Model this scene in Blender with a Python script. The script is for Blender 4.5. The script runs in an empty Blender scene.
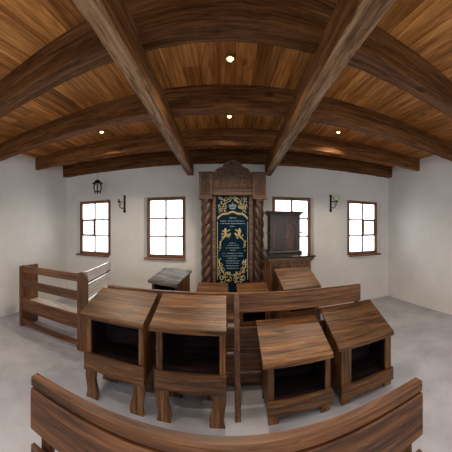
import bpy, bmesh, math, random
from mathutils import Vector, Matrix, noise
PI = math.pi
random.seed(7)
S = bpy.context.scene
COL = S.collection
E = 1.78          # eye height of the photograph
YW = 5.0          # inner face of the ark wall
CEIL = E + 1.625

# ------------------------------------------------------------------ materials
def new_mat(name):
    m = bpy.data.materials.new(name); m.use_nodes = True
    nt = m.node_tree
    return m, nt, nt.nodes['Principled BSDF']

def nd(nt, t, **kw):
    n = nt.nodes.new(t)
    for k, v in kw.items():
        if k.startswith('i_'):
            n.inputs[k[2:].replace('_', ' ')].default_value = v
        else: setattr(n, k, v)
    return n

def ramp(nt, stops):
    r = nt.nodes.new('ShaderNodeValToRGB')
    el = r.color_ramp.elements
    while len(el) > 1: el.remove(el[-1])
    el[0].position = stops[0][0]; el[0].color = (*stops[0][1], 1)
    for p, c in stops[1:]:
        e = el.new(p); e.color = (*c, 1)
    return r

def wood(name, axis, dark, mid, light, rough=.55, grain=1.0, bump=.25, island=False, streak=.38, rings=6., stretch=.05, crack=.6, sat=1.12):
    """grain runs along the given local axis"""
    m, nt, b = new_mat(name)
    L = nt.links.new
    tc = nd(nt, 'ShaderNodeTexCoord')
    oi = nd(nt, 'ShaderNodeObjectInfo')
    rnd = oi.outputs['Random']
    if island:
        gi = nd(nt, 'ShaderNodeNewGeometry'); rnd = gi.outputs['Random Per Island']
    mul = nd(nt, 'ShaderNodeMath', operation='MULTIPLY'); mul.inputs[1].default_value = 37.
    L(rnd, mul.inputs[0])
    add = nd(nt, 'ShaderNodeVectorMath', operation='ADD')
    L(tc.outputs['Object'], add.inputs[0]); L(mul.outputs[0], add.inputs[1])
    mp = nd(nt, 'ShaderNodeMapping')
    sc = [1., 1., 1.]; sc['xyz'.index(axis)] = stretch
    mp.inputs['Scale'].default_value = sc
    L(add.outputs[0], mp.inputs['Vector'])
    big = nd(nt, 'ShaderNodeTexNoise', i_Scale=7.*grain, i_Detail=4., i_Roughness=.5, i_Distortion=.25)
    L(mp.outputs[0], big.inputs['Vector'])
    # cathedral rings
    rg = nd(nt, 'ShaderNodeMath', operation='MULTIPLY'); rg.inputs[1].default_value = rings
    L(big.outputs['Fac'], rg.inputs[0])
    fr = nd(nt, 'ShaderNodeMath', operation='PINGPONG'); fr.inputs[1].default_value = .5
    L(rg.outputs[0], fr.inputs[0])
    fine = nd(nt, 'ShaderNodeTexNoise', i_Scale=70.*grain, i_Detail=5., i_Roughness=.7)
    L(mp.outputs[0], fine.inputs['Vector'])
    mx = nd(nt, 'ShaderNodeMath', operation='MULTIPLY_ADD'); mx.inputs[1].default_value = streak
    L(fr.outputs[0], mx.inputs[0])
    hf = nd(nt, 'ShaderNodeMath', operation='MULTIPLY'); hf.inputs[1].default_value = .75
    L(fine.outputs['Fac'], hf.inputs[0]); L(hf.outputs[0], mx.inputs[2])
    cr = ramp(nt, [(.32, dark), (.52, mid), (.74, light)])
    L(mx.outputs[0], cr.inputs[0])
    # dark cracks and resin lines
    mp3 = nd(nt, 'ShaderNodeMapping')
    sc3 = [1., 1., 1.]; sc3['xyz'.index(axis)] = .07
    mp3.inputs['Scale'].default_value = sc3
    L(add.outputs[0], mp3.inputs['Vector'])
    n3 = nd(nt, 'ShaderNodeTexNoise', i_Scale=13.*grain, i_Detail=3., i_Roughness=.5, i_Distortion=.9)
    L(mp3.outputs[0], n3.inputs['Vector'])
    c3 = ramp(nt, [(.46, (1, 1, 1)), (.492, (.38, .33, .3)), (.508, (.38, .33, .3)), (.54, (1, 1, 1))])
    L(n3.outputs['Fac'], c3.inputs[0])
    # knots
    mp2 = nd(nt, 'ShaderNodeMapping')
    sc2 = [1., 1., 1.]; sc2['xyz'.index(axis)] = .5
    mp2.inputs['Scale'].default_value = sc2
    L(add.outputs[0], mp2.inputs['Vector'])
    vo = nd(nt, 'ShaderNodeTexVoronoi', i_Scale=3.2)
    L(mp2.outputs[0], vo.inputs['Vector'])
    kn = ramp(nt, [(.0, (.25, .22, .2)), (.07, (.45, .42, .4)), (.12, (1, 1, 1))])
    L(vo.outputs['Distance'], kn.inputs[0])
    mk = nd(nt, 'ShaderNodeMix', data_type='RGBA', blend_type='MULTIPLY'); mk.inputs[0].default_value = .85
    L(cr.outputs[0], mk.inputs[6]); L(kn.outputs[0], mk.inputs[7])
    mc = nd(nt, 'ShaderNodeMix', data_type='RGBA', blend_type='MULTIPLY'); mc.inputs[0].default_value = crack
    L(mk.outputs[2], mc.inputs[6]); L(c3.outputs[0], mc.inputs[7])
    # per piece brightness
    br = nd(nt, 'ShaderNodeMapRange'); br.inputs['To Min'].default_value = .72; br.inputs['To Max'].default_value = 1.25
    L(rnd, br.inputs['Value'])
    hs = nd(nt, 'ShaderNodeHueSaturation'); hs.inputs['Saturation'].default_value = sat; L(br.outputs[0], hs.inputs['Value']); L(mc.outputs[2], hs.inputs['Color'])
    L(hs.outputs[0], b.inputs['Base Color'])
    b.inputs['Roughness'].default_value = rough; b.inputs['Specular IOR Level'].default_value = .5 if rough < .6 else .12
    bp = nd(nt, 'ShaderNodeBump'); bp.inputs['Strength'].default_value = bump; bp.inputs['Distance'].default_value = .01
    L(mx.outputs[0], bp.inputs['Height']); L(bp.outputs[0], b.inputs['Normal'])
    return m

def plain(name, col, rough=.5, metal=0., emit=None, es=0.):
    m, nt, b = new_mat(name)
    b.inputs['Base Color'].default_value = (*col, 1); b.inputs['Roughness'].default_value = rough
    b.inputs['Metallic'].default_value = metal
    if emit:
        b.inputs['Emission Color'].default_value = (*emit, 1); b.inputs['Emission Strength'].default_value = es
    return m

def mottled(name, c1, c2, scale, rough=.8, bump=.1, bscale=None, detail=6.):
    m, nt, b = new_mat(name); L = nt.links.new
    tc = nd(nt, 'ShaderNodeTexCoord')
    n = nd(nt, 'ShaderNodeTexNoise', i_Scale=scale, i_Detail=detail, i_Roughness=.6)
    L(tc.outputs['Object'], n.inputs['Vector'])
    cr = ramp(nt, [(.35, c1), (.65, c2)]); L(n.outputs['Fac'], cr.inputs[0]); L(cr.outputs[0], b.inputs['Base Color'])
    b.inputs['Roughness'].default_value = rough
    n2 = nd(nt, 'ShaderNodeTexNoise', i_Scale=bscale or scale*6, i_Detail=4.)
    L(tc.outputs['Object'], n2.inputs['Vector'])
    bp = nd(nt, 'ShaderNodeBump'); bp.inputs['Strength'].default_value = bump; bp.inputs['Distance'].default_value = .01
    L(n2.outputs['Fac'], bp.inputs['Height']); L(bp.outputs[0], b.inputs['Normal'])
    return m

def glass_mat():
    m = bpy.data.materials.new('window_glass'); m.use_nodes = True
    nt = m.node_tree; nt.nodes.clear(); L = nt.links.new
    o = nd(nt, 'ShaderNodeOutputMaterial'); t = nd(nt, 'ShaderNodeBsdfTransparent')
    g = nd(nt, 'ShaderNodeBsdfGlossy'); g.inputs['Roughness'].default_value = .02
    t.inputs[0].default_value = (.93, .96, .97, 1)
    f = nd(nt, 'ShaderNodeFresnel'); x = nd(nt, 'ShaderNodeMixShader')
    L(f.outputs[0], x.inputs[0]); L(t.outputs[0], x.inputs[1]); L(g.outputs[0], x.inputs[2]); L(x.outputs[0], o.inputs[0])
    return m

DK = ((.035, .015, .007), (.15, .07, .03), (.32, .175, .085))       # desk / pew wood
W = {a: wood('desk_wood_'+a, a, *DK, rough=.42) for a in 'xyz'}
P = {a: wood('pew_wood_'+a, a, (.045, .018, .009), (.14, .062, .03), (.28, .145, .075), rough=.45) for a in 'xyz'}
BM = {a: wood('beam_wood_'+a, a, (.07, .03, .014), (.21, .10, .048), (.38, .21, .11), rough=.7, grain=.8, bump=.5, crack=.35, streak=.3) for a in 'xyz'}
ADZE = wood('lit_hewn_beam_wood', 'y', (.12, .065, .035), (.36, .225, .135), (.58, .41, .28), rough=.7, grain=.8, crack=.6, bump=1.)  # adzed underside; floor-bounced light put into its paler colour
CP = wood('ceiling_plank_wood', 'y', (.22, .095, .038), (.52, .26, .115), (.76, .45, .23), rough=.6, grain=.5, island=True, streak=.25, rings=4., crack=.45)
ARKW = wood('ark_wood', 'z', (.035, .016, .010), (.11, .056, .036), (.20, .11, .075), rough=.42)
ARKL = wood('ark_light_wood', 'x', (.06, .028, .016), (.19, .105, .062), (.33, .20, .125), rough=.4)
CABW = wood('cabinet_wood', 'z', (.015, .007, .005), (.045, .02, .014), (.085, .042, .03), rough=.3)
CABM = wood('cabinet_moulding_wood', 'z', (.03, .013, .009), (.08, .036, .024), (.13, .065, .042), rough=.3)
WINW = {a: wood('window_wood_'+a, a, (.14, .065, .04), (.28, .14, .085), (.40, .22, .14), rough=.5) for a in 'xz'}
INNER = wood('dark_inner_board', 'x', (.006, .005, .008), (.022, .014, .016), (.05, .03, .03), rough=.7)  # near-black boards lining the desk insides
PALE = {a: wood('window_lit_wood_'+a, a, (.45, .38, .34), (.72, .65, .60), (.85, .80, .76), rough=.22, sat=.9, crack=.5) for a in 'xyz'}  # window light put into the pale colour of the left pews
PLASTER = mottled('white_plaster', (.72, .70, .68), (.80, .78, .755), 1.3, .85, .25, 9.)
FLOOR = mottled('polished_concrete', (.29, .29, .335), (.44, .44, .49), 1.6, .4, .05)
IRON = plain('black_iron', (.012, .012, .014), .45, .6)
GLASS = glass_mat()
LAMPGLASS = plain('lamp_glass', (.75, .68, .4), .2)
WHITEGL = plain('lantern_glass', (.8, .82, .8), .15)
BRASS = plain('brass', (.5, .33, .1), .35, .9)
BULB = plain('bulb', (1, 1, 1), .5, 0, (1., .74, .34), 5.)
VELVET = mottled('navy_velvet', (.002, .014, .028), (.004, .026, .045), 9., .95, .2)
VELVET.node_tree.nodes['Principled BSDF'].inputs['Specular IOR Level'].default_value = .1
GOLD = mottled('gold_thread', (.50, .37, .15), (.72, .58, .30), 60., .5, .4)
SILVER = mottled('silver_thread', (.30, .38, .46), (.5, .58, .64), 60., .5, .4)
SHINY = plain('polished_table_top', (.02, .016, .014), .12)

# ------------------------------------------------------------------ mesh helpers
def box(bm, x0, x1, y0, y1, z0, z1, bev=.004):
    r = bmesh.ops.create_cube(bm, size=1)
    bmesh.ops.scale(bm, vec=(x1-x0, y1-y0, z1-z0), verts=r['verts'])
    bmesh.ops.translate(bm, vec=((x0+x1)/2, (y0+y1)/2, (z0+z1)/2), verts=r['verts'])
    if bev > 0:
        es = list({e for v in r['verts'] for e in v.link_edges})
        bmesh.ops.bevel(bm, geom=es, offset=bev, segments=1, affect='EDGES')

def prism(bm, pts, axis, a0, a1):
    """extrude a 2D outline along an axis; pts are the two other coords in xyz order"""
    def co(p, a):
        if axis == 'x': return (a, p[0], p[1])
        if axis == 'y': return (p[0], a, p[1])
        return (p[0], p[1], a)
    A = [bm.verts.new(co(p, a0)) for p in pts]; B = [bm.verts.new(co(p, a1)) for p in pts]
    n = len(pts)
    bm.faces.new(A); bm.faces.new(B[::-1])
    for i in range(n): bm.faces.new((A[i], B[i], B[(i+1) % n], A[(i+1) % n]))

def lathe(bm, prof, c=(0, 0, 0), seg=20, axis='z'):
    rings = []
    for r, h in prof:
        ring = []
        for i in range(seg):
            a = 2*PI*i/seg
            p = (r*math.cos(a), r*math.sin(a), h)
            if axis == 'y': p = (p[0], p[2], p[1])
            ring.append(bm.verts.new((c[0]+p[0], c[1]+p[1], c[2]+p[2])))
        rings.append(ring)
    for a, b in zip(rings, rings[1:]):
        for i in range(seg): bm.faces.new((a[i], a[(i+1) % seg], b[(i+1) % seg], b[i]))
    bm.faces.new(rings[0][::-1]); bm.faces.new(rings[-1])

def tube(bm, pts, r, seg=6):
    pts = [Vector(p) for p in pts]
    rr = r if isinstance(r, (list, tuple)) else [r]*len(pts)
    rings = []
    for i, p in enumerate(pts):
        t = (pts[min(i+1, len(pts)-1)] - pts[max(i-1, 0)]).normalized()
        u = t.cross(Vector((0, 1, 0)))
        if u.length < .1: u = t.cross(Vector((1, 0, 0)))
        u.normalize(); v = t.cross(u)
        rings.append([bm.verts.new(p + rr[i]*(u*math.cos(2*PI*k/seg) + v*math.sin(2*PI*k/seg))) for k in range(seg)])
    for a, b in zip(rings, rings[1:]):
        for i in range(seg): bm.faces.new((a[i], a[(i+1) % seg], b[(i+1) % seg], b[i]))
    bm.faces.new(rings[0][::-1]); bm.faces.new(rings[-1])

def obj(name, bm, mat, parent=None, smooth=False, label=None):
    bmesh.ops.recalc_face_normals(bm, faces=bm.faces[:])
    me = bpy.data.meshes.new(name); bm.to_mesh(me); bm.free()
    for m in (mat if isinstance(mat, (list, tuple)) else [mat]): me.materials.append(m)
    if smooth:
        for p in me.polygons: p.use_smooth = True
    o = bpy.data.objects.new(name, me); COL.objects.link(o)
    if parent: o.parent = parent
    if label: o['label'] = label
    return o

def tag(o, label, cat, group=None):
    o['label'] = label; o['category'] = cat
    if group: o['group'] = group
    return o

def thing(name, label, cat, loc=(0, 0, 0), rz=0, group=None):
    o = bpy.data.objects.new(name, None); COL.objects.link(o)
    o.location = loc; o.rotation_euler = (0, 0, rz); o.empty_display_size = .1
    return tag(o, label, cat, group)

def struct(name, bm, mat, parent=None, smooth=False):
    o = obj(name, bm, mat, parent, smooth)
    if not parent: o['kind'] = 'structure'
    return o

def B(*a, **k):
    bm = bmesh.new(); box(bm, *a, **k); return bm

# ------------------------------------------------------------------ room shell
XL, XR, YB = -3.92, 4.02, -3.6
WZ0, WZ1 = 1.15, 2.48

def wall_mesh(u0, u1, openings, t0, t1, along):
    """wall slab with window openings; along='x' or 'y', thickness t0..t1 on the other axis"""
    bm = bmesh.new()
    us = sorted({u0, u1, *[o[0] for o in openings], *[o[1] for o in openings]})
    zs = [0, WZ0, WZ1, CEIL+.05]
    vs = {}
    def put(a0, a1, z0, z1):
        if along == 'x': box(bm, a0, a1, t0, t1, z0, z1, 0)
        else: box(bm, t0, t1, a0, a1, z0, z1, 0)
    for a, b in zip(us, us[1:]):
        hole = any(o[0] <= a and b <= o[1] for o in openings)
        if hole: put(a, b, 0, WZ0); put(a, b, WZ1, CEIL+.05)
        else: put(a, b, 0, CEIL+.05)
    return bm

front_open = [(-3.61, -2.60), (-1.785, -.84), (.96, 1.915), (2.755, 3.77)]
frames = [(-3.56, -2.675), (-1.745, -.877), (.999, 1.88), (2.835, 3.72)]
added_side_open = [(-3.1, -.8), (-.2, 2.2)]  # unseen side windows, added to let more daylight in
added_rear_open = [(-3.4, -1.4), (-.95, 1.05), (1.5, 3.5)]  # unseen rear windows, added to brighten the room from behind
struct('wall_back', wall_mesh(XL-.22, XR+.22, front_open, YW, YW+.22, 'x'), PLASTER)
struct('wall_left', wall_mesh(YB, YW, added_side_open, XL-.22, XL, 'y'), PLASTER)
struct('wall_right', wall_mesh(YB, YW, added_side_open, XR, XR+.22, 'y'), PLASTER)
struct('wall_rear', wall_mesh(XL-.22, XR+.22, added_rear_open, YB-.22, YB, 'x'), PLASTER)
struct('floor', B(XL-.22, XR+.22, YB-.22, YW+.22, -.12, 0, bev=0), FLOOR)
# plank ceiling
bm = bmesh.new(); x = XL-.05
box(bm, XL-.3, XR+.3, YB-.3, YW+.3, CEIL+.03, CEIL+.1, 0)
while x < XR+.05:
    w = random.uniform(.15, .24)
    y = YB + random.uniform(-.4, 0)
    ys = [YB-.05, YB+random.uniform(2, 4), YB+random.uniform(5, 6.6), YW+.05]
    for a, b in zip(ys, ys[1:]):
        dz = random.uniform(0, .006)
        box(bm, x+.002, min(x+w-.002, XR+.1), a+.001, b-.001, CEIL-dz, CEIL+.028, .002)
    x += w
struct('ceiling', bm, CP)

# ------------------------------------------------------------------ windows
win_n = 0
def window(loc, rz, w, vent=None, bars=2, fr_lim=None):
    """local frame: x along the wall, +y outwards, opening centred on x=0 and starting at y=0"""
    global win_n; win_n += 1
    r = bpy.data.objects.new('window_%d' % win_n, None); COL.objects.link(r)
    r.location = loc; r.rotation_euler = (0, 0, rz); r['kind'] = 'structure'
    h = WZ1-WZ0; z0 = WZ0
    a, b = -w/2, w/2; y0, y1 = .11, .165
    if fr_lim:
        for p, q in ((a, fr_lim[0]), (b, fr_lim[1])):
            bm = bmesh.new(); prism(bm, [(p, .0), (p, .215), (q, .215), (q, y0+.01)], 'z', z0, z0+h)
            obj('plaster_reveal', bm, PLASTER, r)
        a, b = fr_lim
    f = .068
    bm = bmesh.new()
    box(bm, a, a+f, y0, y1, z0, z0+h); box(bm, b-f, b, y0, y1, z0, z0+h)
    obj('window_jambs', bm, WINW['z'], r)
    bm = bmesh.new()
    box(bm, a+f, b-f, y0, y1, z0+h-f, z0+h); box(bm, a+f, b-f, y0, y1, z0, z0+f)
    fr = obj('window_rails', bm, WINW['x'], r)
    bm = bmesh.new()
    ia, ib, ja, jb = a+f, b-f, z0+f, z0+h-f
    n = bars
    for k in range(1, n):
        xx = ia+(ib-ia)*k/n; box(bm, xx-.021, xx+.021, y0+.012, y1-.012, ja, jb, .003)
    for k in (1, 2):
        zz = ja+(jb-ja)*k/3; box(bm, ia, ib, y0+.012, y1-.012, zz-.018, zz+.018, .003)
    obj('glazing_bars', bm, WINW['x'], r)
    obj('window_pane', B(ia, ib, y0+.028, y0+.032, ja, jb, bev=0), GLASS, r)
    if vent:
        k = 0 if vent == 'left' else n-1
        vx0, vx1 = ia+(ib-ia)*k/n+.008, ia+(ib-ia)*(k+1)/n-.008
        vz0, vz1 = ja+(jb-ja)/3+.006, ja+(jb-ja)*2/3-.006
        bm = bmesh.new(); t = .03
        box(bm, vx0, vx0+t, y0-.012, y0+.028, vz0, vz1, .003); box(bm, vx1-t, vx1, y0-.012, y0+.028, vz0, vz1, .003)
        box(bm, vx0+t, vx1-t, y0-.012, y0+.028, vz0, vz0+t, .003); box(bm, vx0+t, vx1-t, y0-.012, y0+.028, vz1-t, vz1, .003)
        obj('small_casement', bm, WINW['z'], r)
    obj('window_sill', B(a-.03, b+.03, -.045, y0+.02, z0-.035, z0, bev=.006), WINW['x'], r)
    # daylight portal sits in the opening
    ld = bpy.data.lights.new('daylight_portal', 'AREA'); ld.shape = 'RECTANGLE'; ld.size = w; ld.size_y = h
    lo = bpy.data.objects.new('daylight_portal', ld); COL.objects.link(lo); lo.parent = r
    lo.location = (0, .2, z0+h/2); lo.rotation_euler = (-PI/2, 0, 0)
    try: ld.cycles.is_portal = True
    except Exception: pass
    return r
for (a, b), v, f in zip(front_open, ('left', None, None, 'right'), frames):
    window(((a+b)/2, YW, 0), 0, b-a, v, 2, (f[0]-(a+b)/2, f[1]-(a+b)/2))
for a, b in added_side_open:
    window((XL, (a+b)/2, 0), PI/2, b-a, None, 3)
    window((XR, (a+b)/2, 0), -PI/2, b-a, None, 3)
for a, b in added_rear_open:
    window(((a+b)/2, YB, 0), PI, b-a, None, 3)

# ------------------------------------------------------------------ timber beams
def hewn(bm, p0, p1, w, h, seed, n=40, rough=.008, mats=(0, 0)):
    """rectangular beam from p0 to p1 (centre of the underside), width w, height h up"""
    p0, p1 = Vector(p0), Vector(p1)
    t = (p1-p0).normalized(); s = Vector((t.y, -t.x, 0)).normalized(); u = Vector((0, 0, 1))
    c = .009
    prof = [(-w/2+c, 0), (w/2-c, 0), (w/2, c), (w/2, h), (-w/2, h), (-w/2, c)]
    rings = []
    for i in range(n+1):
        p = p0.lerp(p1, i/n); ring = []
        for j, (a, b) in enumerate(prof):
            q = p + s*a + u*b
            if j not in (3, 4):
                k = noise.noise_vector(Vector((q.x*2.2+seed*9, q.y*2.2, q.z*3+j*.7)))
                k2 = noise.noise_vector(Vector((q.x*9+seed*5, q.y*9, j*2.)))
                k3 = noise.noise_vector(Vector((q.x*26+seed, q.y*26, j*3.)))
                d = k*rough*.45 + k2*rough*.6 + k3*rough*.5
                q = q + s*d.x + u*d.z
            ring.append(bm.verts.new(q))
        rings.append(ring)
    m = len(prof)
    for a, b in zip(rings, rings[1:]):
        for j in range(m):
            f = bm.faces.new((a[j], a[(j+1) % m], b[(j+1) % m], b[j]))
            f.material_index = mats[1] if j in (0, 1, 5) else mats[0]
    bm.faces.new(rings[0]); bm.faces.new(rings[-1][::-1])

HB = E+1.354
for (y0, y1), lab in (((1.55, 1.745), 'dark timber cross beam highest overhead, nearest the viewer'),
                      ((2.69, 2.84), 'dark timber cross beam between the two middle rows of ceiling lamps'),
                      ((3.85, 3.95), 'thin dark timber cross beam, second from the back wall'),
                      ((4.85, 5.0), 'dark timber cross beam flush against the white back wall')):
    bm = bmesh.new()
    hewn(bm, (XL, (y0+y1)/2, HB), (XR, (y0+y1)/2, HB), y1-y0, CEIL-HB, y0, n=160, rough=.01)
    tag(obj('ceiling_beam', bm, BM['x']), lab, 'beam')
HL = E+1.125
for i, (xa, xb, w, lab) in enumerate(((-.655, -.745, .125, 'long rough-hewn beam running towards the left edge of the ark'),
                                   (.715, .885, .135, 'long rough-hewn beam running towards the right edge of the ark'))):
    bm = bmesh.new()
    # pass through (xa, y=1.1) and (xb, y=5)
    s = (xb-xa)/3.9; ya = -1.0
    hewn(bm, (xa+s*(ya-1.1), ya, HL), (xb, 5.0, HL), w, .26, 30+i, n=150, rough=.008, mats=(0, 1))
    tag(obj('ceiling_beam', bm, [BM['y'], ADZE]), lab, 'beam')

# ------------------------------------------------------------------ ceiling lamps
def spot(x, y, lab, grp=None):
    t = thing('ceiling_spotlight', lab, 'lamp', (x, y, CEIL-.006), 0, grp)
    bm = bmesh.new(); lathe(bm, [(.048, 0), (.048, -.012), (.036, -.016), (.034, -.004)], seg=24)
    obj('lamp_rim', bm, BRASS, t, True)
    bm = bmesh.new(); lathe(bm, [(.001, -.030), (.016, -.026), (.026, -.016), (.03, -.004)][::-1], seg=20)
    obj('lamp_bulb', bm, BULB, t, True)
    ld = bpy.data.lights.new('ceiling_lamp_light', 'SPOT'); ld.energy = LAMP; ld.color = (1., .86, .68); ld.shadow_soft_size = .04; ld.spot_size = math.radians(140); ld.spot_blend = .8
    lo = bpy.data.objects.new('ceiling_lamp_light', ld); COL.objects.link(lo); lo.location = (x, y, CEIL-.06)
LAMP = 46.
spot(.04, 2.27, 'small round glowing ceiling lamp, nearest and highest on the centre line')
spot(.05, 3.43, 'small glowing ceiling lamp on the centre line just behind a cross beam')
spot(-1.97, 3.46, 'small glowing ceiling lamp above the hanging lantern on the left')
spot(1.80, 3.56, 'small glowing ceiling lamp towards the right wall sconce')
for x, y in ((-2.2, .9), (2.2, .9), (.05, -.4), (-2.2, -1.6), (2.2, -1.6)):  # out-of-view lamps added to light the room
    spot(x, y, 'unseen ceiling lamp added behind the viewer', 'added ceiling lamps behind the viewer')

# ------------------------------------------------------------------ sloped reading desks
def desk(label, loc, rz, w, zf, zb, d, zo, zr, ov=(.055, .01), stile=(.055, .05), M=W, group=None, topm=None):
    """origin on the floor at the middle of the front edge; zf/zb front and back height of the sloped top,
    zo bottom of the open shelf, zr bottom of the front rail"""
    t = thing('reading_desk', label, 'reading desk', loc, rz, group)
    a, b = -w/2, w/2
    sl = (zb-zf)/d
    th = .032
    bm = bmesh.new()
    n = 12
    # gently worn top made of one slab with an uneven front lip
    prism(bm, [(0, zf-.045), (.05, zf-.045), (.05, zf-th+sl*.05), (d, zb-th), (d, zb), (.012, zf+.006), (0, zf-.004)], 'x', a, b)
    obj('desk_top', bm, topm or M['x'], t)
    sa, sb = a+ov[0], b-ov[1]
    y0, y1 = .045, d-.05
    for s, (p, q) in (('l', (sa, sa+.028)), ('r', (sb-.028, sb))):
        bm = bmesh.new()
        prism(bm, [(y0+.03, zr+.01), (y1, zr+.01), (y1, zf-th+sl*y1-.002), (y0+.03, zf-th+sl*(y0+.03)-.002)], 'x', p, q)
        obj('side_panel', bm, M['z'], t)
    ztf = zf-.047
    obj('stile', B(sa-.002, sa+stile[0], y0-.004, y0+.03, zo-.02, ztf), M['z'], t)
    obj('stile', B(sb-stile[1], sb+.002, y0-.004, y0+.03, zo-.02, ztf), M['z'], t)
    # front rail with a scalloped lower edge
    bm = bmesh.new()
    pts = [(sa-.012, zo), (sb+.012, zo)]
    m = 16
    for k in range(m+1):
        u = k/m; xx = sb+.012-(sb-sa+.024)*u
        pts.append((xx, zr + .018*math.sin(u*PI*2)**2*(1 if zr > .2 else .3)))
    prism(bm, pts, 'y', y0-.03, y0-.005)
    obj('front_rail', bm, M['x'], t)
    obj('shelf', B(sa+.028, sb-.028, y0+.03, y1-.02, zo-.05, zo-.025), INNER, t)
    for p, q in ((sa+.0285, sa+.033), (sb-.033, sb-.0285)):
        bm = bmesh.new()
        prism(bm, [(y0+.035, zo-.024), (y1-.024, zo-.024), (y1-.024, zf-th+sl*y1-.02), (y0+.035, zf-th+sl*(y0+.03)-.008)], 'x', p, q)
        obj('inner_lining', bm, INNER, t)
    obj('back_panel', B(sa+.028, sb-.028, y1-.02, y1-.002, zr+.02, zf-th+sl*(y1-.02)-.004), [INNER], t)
    # shaped plank legs
    lw = .125
    for xx, sg in ((sa, 1), (sb, -1)):
        for yy, k in ((y0, 1.), (y1-.05, 1.35)):
            if zr < .15:
                pr = [(xx, 0), (xx+sg*lw*.8, 0), (xx+sg*lw*.8, zr+.03), (xx, zr+.03)]
            else:
                H = zr+.03; out, inn = [], []
                for q in range(11):
                    u = q/10
                    out.append((xx + sg*(.012*math.sin(u*2*PI)), H*u))
                    inn.append((xx + sg*(lw*k*(1.0+.14*math.sin(u*2*PI+.6))), H*u))
                pr = out + inn[::-1]
            bm = bmesh.new(); prism(bm, pr, 'y', yy, yy+.035)
            obj('leg', bm, M['z'], t)
    if zr > .15:
        obj('foot_rail', B(sa+.03, sb-.03, y1-.045, y1-.02, .03, .11), M['x'], t)
    return t

YF = 2.094
desk('tall sloped-top reading desk at far left of the near row, with open shelf', (-1.108, YF, 0), 0, .706, .89, 1.06, .49, .484, .30)
desk('tall sloped-top reading desk, second from left, beside the central pew post', (-.345, YF, 0), 0, .695, .89, 1.065, .49, .484, .30)
desk('low sloped-top reading desk right of the central pew post, open shelf facing viewer', (.665, YF, 0), 0, .68, .58, .79, .49, .225, .085)
desk('low sloped-top reading desk at the far right end of the near row', (1.415, YF, 0), 0, .70, .615, .865, .49, .20, .06, stile=(.11, .08))
# small pair before the ark
desk('small reading desk before the ark, just left of the curtain centre', (-.20, 3.27, 0), 0, .46, .82, .95, .43, .50, .38, ov=(.02, .02))
desk('small reading desk before the ark, just right of the curtain centre', (.39, 3.27, 0), 0, .46, .82, .95, .43, .50, .38, ov=(.02, .02))
# angled desks left and right
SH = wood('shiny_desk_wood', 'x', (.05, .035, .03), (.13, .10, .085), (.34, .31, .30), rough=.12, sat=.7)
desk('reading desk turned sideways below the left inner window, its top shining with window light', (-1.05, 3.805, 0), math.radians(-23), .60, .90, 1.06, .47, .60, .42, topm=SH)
desk('reading desk with steep brown top standing before the dark cabinet on the right', (1.065, 3.20, 0), math.radians(7), .58, .955, 1.175, .40, .62, .42)

# ------------------------------------------------------------------ pews
def pew(label, loc, rz, x0, x1, boards, posts, seat=True, M=P, cap=.0, end='z'):
    """back stands at y=0, seat reaches out to +y"""
    t = thing('pew', label, 'pew', loc, rz)
    for i, (za, zb_, dy) in enumerate(boards):
        obj('back_board', B(x0, x1, dy, dy+.028, za, zb_, bev=.005), M['x'], t)
    top = max(b[1] for b in boards)
    if cap:
        obj('cap_rail', B(x0-.01, x1+.01, -.012, .04, top, top+cap, bev=.008), M['x'], t)
    for px, pw in posts:
        back = pw >= .06
        if not back:        # the middle post leans out towards the viewer at its foot
            bm = bmesh.new(); prism(bm, [(-.034, top-.004), (-.001, top-.004), (-.001, top-.25), (-.36, 0), (-.42, 0)], 'x', px-pw/2, px+pw/2)
            obj('post', bm, M['z'], t); continue
        obj('post', B(px-pw/2, px+pw/2, *((.029, .06) if back else (-.034, -.001)), 0, top-.004, bev=.004), M['z'], t)
    if seat:
        obj('seat', B(x0, x1, .03, .40, .42, .45, bev=.006), M['x'], t)
        for px in (x0+.03, (x0+x1)/2, x1-.03):
            obj('seat_support', B(px-.02, px+.02, .05, .36, 0, .42, bev=.004), M['z'], t)
    return t

pew('long pew whose plank back runs behind the near row of reading desks', (0, 2.625, 0), math.radians(-.6), -1.42, 1.64,
    [(.863, 1.08, 0), (.47, .70, 0), (.21, .405, 0), (.09, .195, 0)], [(.115, .055), (-1.38, .06), (1.60, .06)])
pew('foreground pew back rail crossing the bottom of the view in front of the desks', (0, .815, 0), math.radians(-1.0), -.86, .84,
    [(.80, 1.0, -.022), (.52, .72, -.02)], [(-.8, .07), (.78, .07)], seat=True, cap=.05)

# left pew with curved end board, seen before the left window
t = thing('pew', 'dark pew at the left edge with a tall rounded end board', 'pew', (0, 2.9, 0))
bm = bmesh.new()
pts = [(-2.06, 0), (-1.90, 0), (-1.885, .6), (-1.885, 1.0)]
for k in range(9):
    a = PI*k/8*.5; pts.append((-2.0+.115*math.cos(a), 1.03+.12*math.sin(a)))
pts += [(-2.06, 1.12)]
prism(bm, pts, 'y', -.02, .02); obj('end_board', bm, P['z'], t)
for za, zb_ in ((1.0, 1.12), (.72, .86), (.30, .52), (.05, .14)):
    obj('back_board', B(-3.3, -2.062, 0, .026, za, zb_), P['x'], t)
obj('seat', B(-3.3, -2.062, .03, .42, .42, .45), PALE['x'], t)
obj('end_board', B(-3.36, -3.301, -.02, .42, 0, 1.1), P['z'], t)
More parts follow.
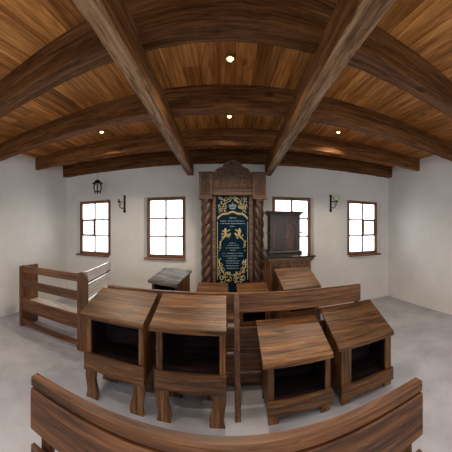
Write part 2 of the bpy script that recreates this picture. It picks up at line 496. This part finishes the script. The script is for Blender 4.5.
# pew along the aisle, window light painted into its pale boards
t = thing('pew', 'slatted pew, window light in its pale colour, standing lengthwise below the outer left window', 'pew', (-1.93, 2.95, 0), math.radians(10))
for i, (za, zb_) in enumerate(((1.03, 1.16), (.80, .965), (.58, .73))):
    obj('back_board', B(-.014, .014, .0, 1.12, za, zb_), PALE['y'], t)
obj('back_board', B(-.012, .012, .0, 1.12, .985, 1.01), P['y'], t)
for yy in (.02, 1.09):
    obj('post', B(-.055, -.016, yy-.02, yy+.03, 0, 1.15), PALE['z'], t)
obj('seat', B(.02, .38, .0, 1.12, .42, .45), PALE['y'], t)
for yy in (.03, 1.06):
    obj('seat_support', B(.32, .36, yy, yy+.04, 0, .42), P['z'], t)

# ------------------------------------------------------------------ Torah ark
AX = .127
t = thing('torah_ark', 'tall carved wooden ark with twisted columns against the back wall', 'ark', (AX, 4.62, 0))
def at(c, r, y=4.6):      # picture reading of the ark front turned into its own local metres
    az = (c-226)/240
    return (y*math.tan(az)-AX, E+(229-r)/240*y/math.cos(az))
# body
bm = bmesh.new()
box(bm, -.60, -.30, .09, .37, .12, 2.5); box(bm, .30, .60, .09, .37, .12, 2.5)
obj('side_case', bm, ARKW, t)
obj('inner_door', B(-.30, .30, .16, .19, .12, 2.42), ARKW, t)
obj('back_panel', B(-.30, .30, .34, .37, .12, 2.5), ARKW, t)
obj('plinth', B(-.66, .66, -.10, .37, 0, .12, bev=.01), ARKL, t)
for s in (-1, 1):
    obj('door_jamb', B(s*.355-.035, s*.355+.035, .02, .089, .12, 2.415), ARKL, t)
# twisted columns
for s in (-1, 1):
    bm = bmesh.new(); cx = s*.51
    lathe(bm, [(.125, .12), (.125, .2), (.105, .22), (.115, .25), (.09, .28), (.09, .30)], (cx, 0, 0), 24)
    rings = []; N = 130; SG = 30
    for i in range(N+1):
        z = .30+(2.29-.30)*i/N; tw = s*z*2*PI/.62
        rings.append([bm.verts.new((cx+math.cos(q)*R, math.sin(q)*R, z)) for q, R in
                      [(2*PI*k/SG, .058+.040*abs(math.cos(1.5*(2*PI*k/SG+tw)))**.7) for k in range(SG)]])
    for a, b in zip(rings, rings[1:]):
        for k in range(SG): bm.faces.new((a[k], a[(k+1) % SG], b[(k+1) % SG], b[k]))
    bm.faces.new(rings[0][::-1]); bm.faces.new(rings[-1])
    lathe(bm, [(.09, 2.285), (.105, 2.30), (.085, 2.32), (.11, 2.345)], (cx, 0, 0), 24)
    obj('twisted_column', bm, ARKW, t, True)
    # capital block with carved recessed panel
    cap = obj('capital', B(cx-.125, cx+.125, -.10, .089, 2.345, 2.84, bev=.006), ARKL, t)
    obj('capital_moulding', B(cx-.14, cx+.14, -.115, .089, 2.84, 2.865, bev=.006), ARKL, cap)
    obj('capital_moulding', B(cx-.135, cx+.135, -.11, .089, 2.345, 2.385, bev=.006), ARKL, cap)
    bm = bmesh.new()
    box(bm, cx-.085, cx+.085, -.106, -.1, 2.43, 2.80, .002)
    obj('carved_panel', bm, ARKW, cap)
    bm = bmesh.new()
    for zc, sg in ((2.70, 1), (2.53, -1)):
        sp = []
        for k in range(26):
            a = k/25*3.6*PI; rr = .062*(1-k/25*.8)
            sp.append((cx+sg*s*rr*math.cos(a), -.108, zc+rr*1.15*math.sin(a)))
        tube(bm, sp, .010)
    tube(bm, [(cx-.08, -.107, 2.435), (cx-.08, -.107, 2.795), (cx+.08, -.107, 2.795), (cx+.08, -.107, 2.435), (cx-.08, -.107, 2.435)], .006)
    obj('carving', bm, ARKL, cap, True)
# lintel and crest
bm = bmesh.new(); box(bm, -.385, .385, -.07, .089, 2.42, 2.50, .006); box(bm, -.385, .385, -.085, .089, 2.50, 2.53, .006)
obj('lintel', bm, ARKL, t)
half = [(.384, 2.53), (.384, 2.82), (.36, 2.85), (.335, 2.885), (.30, 2.93), (.25, 2.955), (.20, 2.965), (.175, 3.01), (.135, 3.05), (.09, 3.075), (.05, 3.10), (0, 3.115)]
out = [(p[0], p[1]) for p in half] + [(-p[0], p[1]) for p in half[-2::-1]]
bm = bmesh.new(); prism(bm, out, 'y', -.045, .05)
crest = obj('pediment', bm, ARKW, t)
bm = bmesh.new()
def scroll(cx, cz, r, turns, a0, sg, n=30, th=.015, y=-.052):
    pts = []
    for k in range(n):
        u = k/(n-1); a = a0+sg*u*turns*2*PI; rr = r*(1-.82*u)
        pts.append((cx+rr*math.cos(a), y, cz+rr*math.sin(a)))
    tube(bm, pts, [th*(1-.5*k/(n-1)) for k in range(n)])
for s in (-1, 1):
    edge = [(s*p[0]*.93, -.05, 2.55+(p[1]-2.55)*.965) for p in half[1:]]
    tube(bm, edge, .014)
    scroll(s*.085, 2.975, .085, 1.6, PI/2, -s)
    scroll(s*.265, 2.84, .085, 1.6, PI/2, s)
    scroll(s*.12, 2.74, .08, 1.5, -PI/2, s)
    scroll(s*.30, 2.63, .065, 1.5, 0, -s)
    scroll(s*.055, 2.60, .045, 1.3, PI/2, -s)
    scroll(s*.19, 2.62, .05, 1.4, PI/2, s)
    tube(bm, [(s*.02, -.05, 2.56), (s*.06, -.054, 2.70), (s*.17, -.054, 2.80), (s*.22, -.054, 2.90)], .012)
    tube(bm, [(s*.36, -.05, 2.74), (s*.22, -.054, 2.70), (s*.1, -.054, 2.6)], .010)
    for q in range(6):
        a = q*.5; scroll(s*(.05+.05*q), 2.565+.012*(q % 2), .02, 1.1, a, s, 10, .006)
lathe(bm, [(.001, -.075), (.03, -.068), (.04, -.045)], (0, 0, 2.85), 12, 'y')
lathe(bm, [(.001, -.07), (.02, -.062), (.03, -.045)], (0, 0, 3.03), 12, 'y')
obj('scroll_carving', bm, ARKL, crest, True)

# curtain (parochet) hanging in the doorway
c = thing('ark_curtain', 'navy velvet ark curtain embroidered in gold, hanging between the twisted columns', 'curtain', (AX, 4.645, 0))
bm = bmesh.new()
NX, NZ = 60, 60; V = []
def cy(x, z): return .006*math.sin(x*34+z*1.5)*(1 if abs(x) > .2 else .35) + .02*math.cos(x*5)-.02
for j in range(NZ+1):
    z = .55+(2.43-.55)*j/NZ
    V.append([bm.verts.new((-.318+.636*i/NX, cy(-.318+.636*i/NX, z), z)) for i in range(NX+1)])
for j in range(NZ):
    for i in range(NX): bm.faces.new((V[j][i], V[j][i+1], V[j+1][i+1], V[j+1][i]))
r = bmesh.ops.extrude_face_region(bm, geom=bm.faces[:])
bmesh.ops.translate(bm, vec=(0, .012, 0), verts=[v for v in r['geom'] if isinstance(v, bmesh.types.BMVert)])
cl = obj('curtain_cloth', bm, VELVET, c, True)
def Y(x, z): return cy(x, z)-.003
def stitch(bm, pts, th=.007):
    tube(bm, [(x, Y(x, z), z) for x, z in pts], th, 5)
def spiral(bm, cx, cz, r, a0, sg, turns=1.1, th=.006, n=18):
    stitch(bm, [(cx+r*(1-.8*k/(n-1))*math.cos(a0+sg*k/(n-1)*turns*2*PI), cz+r*(1-.8*k/(n-1))*math.sin(a0+sg*k/(n-1)*turns*2*PI)) for k in range(n)], th)
def leaf(bm, cx, cz, a, l=.04, w=.014):
    pts = []
    for k in range(8):
        q = 2*PI*k/8
        u, v = l/2*math.cos(q), w*math.sin(q)
        pts.append((cx+u*math.cos(a)-v*math.sin(a), cz+u*math.sin(a)+v*math.cos(a)))
    y = Y(cx, cz)
    A = [bm.verts.new((p[0], y-.005, p[1])) for p in pts]; Bv = [bm.verts.new((p[0], y+.004, p[1])) for p in pts]
    bm.faces.new(A); bm.faces.new(Bv[::-1])
    for k in range(8): bm.faces.new((A[k], Bv[k], Bv[(k+1) % 8], A[(k+1) % 8]))
# border lines
for s in (-1, 1):
    bm = bmesh.new(); stitch(bm, [(s*.292, .80+.04*k) for k in range(29)], .0065)
    obj('gold_border', bm, GOLD, c, True)
# upper vines
bm = bmesh.new()
rv = random.Random(3)
for s in (-1, 1):
    spiral(bm, s*.20, 2.30, .06, PI/2, s); spiral(bm, s*.12, 2.345, .05, 0, -s); spiral(bm, s*.24, 2.20, .05, 0, s)
    spiral(bm, s*.15, 2.20, .045, PI, -s); spiral(bm, s*.05, 2.37, .04, PI/2, s); spiral(bm, s*.25, 2.37, .035, PI, s)
    stitch(bm, [(s*.03, 2.33), (s*.10, 2.30), (s*.17, 2.25), (s*.22, 2.13), (s*.27, 2.09)], .007)
    for k in range(26):
        leaf(bm, s*rv.uniform(.09, .28), rv.uniform(2.11, 2.40), rv.uniform(0, PI), rv.uniform(.03, .055), .009)
for k in range(10): leaf(bm, rv.uniform(-.1, .1), rv.uniform(2.33, 2.40), rv.uniform(0, PI), .045, .01)
obj('gold_vine', bm, GOLD, c, True)
# scalloped ribbon
bm = bmesh.new()
rib = []
for k in range(41):
    u = -1+k/20; rib.append((u*.295, 2.105-.11*abs(u)**2.2+.012*math.cos(u*9)))
stitch(bm, rib, .014); stitch(bm, [(p[0], p[1]-.02) for p in rib], .007)
obj('gold_ribbon', bm, GOLD, c, True)
# silver crown
bm = bmesh.new()
stitch(bm, [(-.055, 2.18), (-.03, 2.172), (0, 2.17), (.03, 2.172), (.055, 2.18)], .009)
for k in range(7):
    u = -1+k/3; stitch(bm, [(u*.05, 2.185), (u*.072, 2.23), (u*.06, 2.265-.015*abs(u))], .006)
stitch(bm, [(-.07, 2.235), (-.035, 2.228), (0, 2.226), (.035, 2.228), (.07, 2.235)], .005)
leaf(bm, 0, 2.275, PI/2, .03, .009)
obj('silver_crown', bm, SILVER, c, True)
# illegible stitched lines of text
rt = random.Random(11)
def textline(z, hw, h=.017):
    bm = bmesh.new()
    tube(bm, [(-hw+2*hw*k/8, Y(-hw+2*hw*k/8, z)+.001, z+h*.5) for k in range(9)], .0015, 4)
    x = -hw
    while x < hw:
        w = rt.uniform(.010, .015)
        y = Y(x, z)
        if rt.random() > .16:
            k = rt.randrange(4)
            def bar(a0, a1, b0, b1): box(bm, a0, a1, y-.004, y+.003, b0, b1, 0)
            bar(x, x+w, z+h-.005, z+h)
            if k != 0: bar(x+w-.004, x+w, z, z+h)
            if k in (1, 3): bar(x, x+.004, z, z+h*.75)
            if k in (0, 2): bar(x, x+w, z, z+.004)
        x += w+.005
    obj('stitched_line', bm, SILVER, c)
for z, hw in ((1.985, .06), (1.925, .23), (1.875, .23), (1.82, .05)): textline(z, hw, .02)
for z, hw in ((1.50, .06), (1.455, .11), (1.405, .13), (1.36, .05), (1.30, .19), (1.25, .19), (1.205, .09), (1.155, .13), (1.11, .11), (1.06, .13), (1.01, .11)): textline(z, hw)
# paired gold figures below the first verses
for s in (-1, 1):
    bm = bmesh.new()
    stitch(bm, [(s*.10, 1.62), (s*.13, 1.68), (s*.15, 1.73), (s*.13, 1.79)], [.02, .03, .022, .012, ][0])
    stitch(bm, [(s*.04, 1.70), (s*.08, 1.66), (s*.13, 1.66), (s*.18, 1.60), (s*.22, 1.55)], .014)
    stitch(bm, [(s*.05, 1.77), (s*.09, 1.74), (s*.13, 1.74)], .012)
    stitch(bm, [(s*.22, 1.55), (s*.25, 1.47), (s*.22, 1.42)], .009)
    for k in range(14): leaf(bm, s*rt.uniform(.05, .21), rt.uniform(1.60, 1.77), rt.uniform(0, PI), .045, .011)
    for k in range(8): leaf(bm, s*rt.uniform(.22, .26), rt.uniform(1.36, 1.55), rt.uniform(0, PI), .03, .008)
    obj('gold_rampant_figure', bm, GOLD, c, True)
# lower garland
bm = bmesh.new()
for s in (-1, 1):
    stitch(bm, [(0, .88), (s*.07, .92), (s*.15, .90), (s*.21, .97), (s*.25, 1.06), (s*.26, 1.2)], .009)
    spiral(bm, s*.20, .99, .05, PI/2, s); spiral(bm, s*.11, .87, .05, 0, -s); spiral(bm, s*.22, 1.10, .035, 0, s)
    spiral(bm, s*.06, .80, .045, PI/2, s); spiral(bm, s*.2, .83, .05, PI/2, -s)
    for k in range(26): leaf(bm, s*rt.uniform(.03, .27), rt.uniform(.74, .96), rt.uniform(0, PI), .045, .010)
    for k in range(16): leaf(bm, s*rt.uniform(.19, .27), rt.uniform(.94, 1.2), rt.uniform(0, PI), .04, .009)
obj('gold_garland', bm, GOLD, c, True)

# ------------------------------------------------------------------ dark cabinet on the right
t = thing('wooden_cabinet', 'broad dark cabinet with moulded polished top right of the ark', 'cabinet', (1.03, 4.22, 0))
obj('cabinet_body', B(-.33, .36, -.46, .23, .06, 1.25), P['z'], t)
obj('plinth', B(-.36, .39, -.48, .24, 0, .06), P['x'], t)
bm = bmesh.new(); box(bm, -.35, .38, -.49, .24, 1.25, 1.28, .008); box(bm, -.375, .40, -.52, .25, 1.28, 1.32, .01)
obj('cornice', bm, ARKL, t)
obj('polished_top', B(-.395, .42, -.54, .25, 1.32, 1.345, bev=.006), SHINY, t)
obj('door', B(-.31, .01, -.475, -.461, .10, 1.2), P['z'], t); obj('door', B(.02, .34, -.475, -.461, .10, 1.2), P['z'], t)
t = thing('small_cabinet', 'small dark arched-door cabinet standing on the broad cabinet before the window', 'cabinet', (1.05, 4.20, 1.3455))
H = .75
obj('cabinet_body', B(-.275, .275, -.05, .26, .05, H-.07), CABW, t)
obj('base', B(-.305, .305, -.085, .27, 0, .05, bev=.01), CABW, t)
bm = bmesh.new(); box(bm, -.29, .29, -.07, .265, H-.07, H-.045, .006); box(bm, -.315, .315, -.095, .27, H-.045, H-.022, .006); box(bm, -.36, .35, -.12, .275, H-.022, H, .006)
obj('cornice', bm, CABW, t)
for s in (-1, 1): obj('side_ledge', B(min(s*.276, s*.325), max(s*.276, s*.325), -.06, .1, .36, .385, bev=.006), CABW, t)
# arch surround
bm = bmesh.new(); pts = [(-.23, .08)]
for k in range(17):
    a = PI-PI*k/16; pts.append((.23*math.cos(a), .41+.19*math.sin(a)))
pts += [(.23, .08)]
inner = [(-.195, .08)]+[(.195*math.cos(PI-PI*k/16), .41+.155*math.sin(PI-PI*k/16)) for k in range(17)]+[(.195, .08)]
for (a, b), (p, q) in zip(zip(pts, pts[1:]), zip(inner, inner[1:])): prism(bm, [a, b, q, p], 'y', -.072, -.049)
obj('arch_moulding', bm, CABM, t)
for s in (-1, 1):
    bm = bmesh.new()
    pp = [(s*.003, .085)]+[(s*.19*math.sin(k/8*PI/2), .41+.15*math.cos(k/8*PI/2)) for k in range(9)]+[(s*.19, .085)]
    pp[1] = (s*.003, .56)
    prism(bm, pp, 'y', -.06, -.0495); dd = obj('door', bm, CABW, t)
    bm = bmesh.new(); lathe(bm, [(.001, -.085), (.009, -.078), (.006, -.06)], (s*.025, 0, .3), 10, 'y'); obj('knob', bm, BRASS, dd)

# ------------------------------------------------------------------ sconces and lantern
def sconce(label, x, z, side, cand):
    t = thing('wall_sconce', label, 'wall lamp', (x, YW, z))
    bm = bmesh.new(); box(bm, -.022, .022, -.02, 0, -.17, .17, .004)
    lathe(bm, [(.022, -.026), (.03, -.02), (.03, -.001)], (0, 0, .17), 12, 'y'); lathe(bm, [(.022, -.026), (.03, -.02), (.03, -.001)], (0, 0, -.17), 12, 'y')
    obj('back_plate', bm, IRON, t)
    bm = bmesh.new()
    tube(bm, [(0, -.02, -.08), (side*.03, -.07, -.11), (side*.075, -.11, -.08), (side*.09, -.12, 0), (side*.09, -.12, .03)], .010)
    tube(bm, [(0, -.02, .03), (side*.04, -.06, .05), (side*.07, -.09, .02), (side*.05, -.09, -.03)], .008)
    lathe(bm, [(.012, .02), (.045, .05), (.04, .055)], (side*.09, -.12, 0), 14)
    obj('bracket_arm', bm, IRON, t, True)
    if cand == 'glass':
        bm = bmesh.new(); lathe(bm, [(.03, .056), (.052, .08), (.052, .15), (.047, .17)], (side*.09, -.12, 0), 16)
        obj('lamp_shade', bm, LAMPGLASS, t, True)
    else:
        bm = bmesh.new(); lathe(bm, [(.016, .055), (.018, .09), (.006, .11)], (side*.09, -.12, 0), 12)
        obj('candle_cup', bm, IRON, t, True)
    return t
def onwall(c, r, y=5.0):
    az = (c-226)/240; return y*math.tan(az), E+(229-r)/240*y/math.cos(az)
x, z = onwall(124.8, 204); sconce('black iron wall sconce between the two left windows', x, z, -1, 'cup')
x, z = onwall(330.5, 203.5); sconce('black iron wall sconce with yellow glass between the two right windows', x, z, 1, 'glass')
ly = 4.62; lx = ly*math.tan((97.5-226)/240); lR = math.hypot(lx, ly)
z = E+(229-194)/240*lR
t = thing('hanging_lantern', 'small dark metal lantern with pale glass hanging at upper left', 'lamp', (lx, ly, z))
bm = bmesh.new(); tube(bm, [(0, 0, .30), (0, 0, CEIL-z)], .003); lathe(bm, [(.03, CEIL-z-.02), (.03, CEIL-z)], seg=12); obj('chain', bm, IRON, t)
bm = bmesh.new(); lathe(bm, [(.125, .235), (.12, .247), (.07, .265), (.06, .30), (.012, .32)], seg=20); obj('lantern_cap', bm, IRON, t, True)
bm = bmesh.new(); lathe(bm, [(.035, .06), (.062, .11), (.065, .16), (.045, .21), (.04, .244)], seg=18); obj('lantern_glass', bm, WHITEGL, t, True)
bm = bmesh.new()
for k in range(4):
    a = k*PI/2+.5
    tube(bm, [(.05*math.cos(a), .05*math.sin(a), .25), (.085*math.cos(a), .085*math.sin(a), .17), (.075*math.cos(a), .075*math.sin(a), .09), (.05*math.cos(a), .05*math.sin(a), .03)], .014)
    lathe(bm, [(.001, -.02), (.016, 0), (.001, .02)], (.062*math.cos(a), .062*math.sin(a), .02), 8)
lathe(bm, [(.055, .045), (.055, .06)], seg=16)
obj('lantern_cage', bm, IRON, t, True)

# ------------------------------------------------------------------ world, camera, colour
w = bpy.data.worlds.new('overcast'); S.world = w; w.use_nodes = True
bg = w.node_tree.nodes['Background']; bg.inputs[0].default_value = (.96, .98, 1., 1); bg.inputs[1].default_value = 3.6
cd = bpy.data.cameras.new('camera'); cam = bpy.data.objects.new('camera', cd); COL.objects.link(cam)
cam.location = (0, 0, E); cam.rotation_euler = (PI/2, 0, 0); S.camera = cam
F = 240.
cd.type = 'PANO'; cd.panorama_type = 'CENTRAL_CYLINDRICAL'
cd.central_cylindrical_range_u_min = -226/F; cd.central_cylindrical_range_u_max = 226/F
cd.central_cylindrical_range_v_min = -(452-229)/F; cd.central_cylindrical_range_v_max = 229/F
cd.central_cylindrical_radius = 1.0
cd.clip_start = .02
vs = S.view_settings
S.display_settings.display_device = 'sRGB'
vs.view_transform = 'Standard'; vs.look = 'None'; vs.gamma = 1; vs.use_curve_mapping = False
vs.exposure = 0.85
try:
    S.cycles.use_denoising = True; S.cycles.max_bounces = 8; S.cycles.diffuse_bounces = 5; S.cycles.sample_clamp_indirect = 6
except Exception: pass
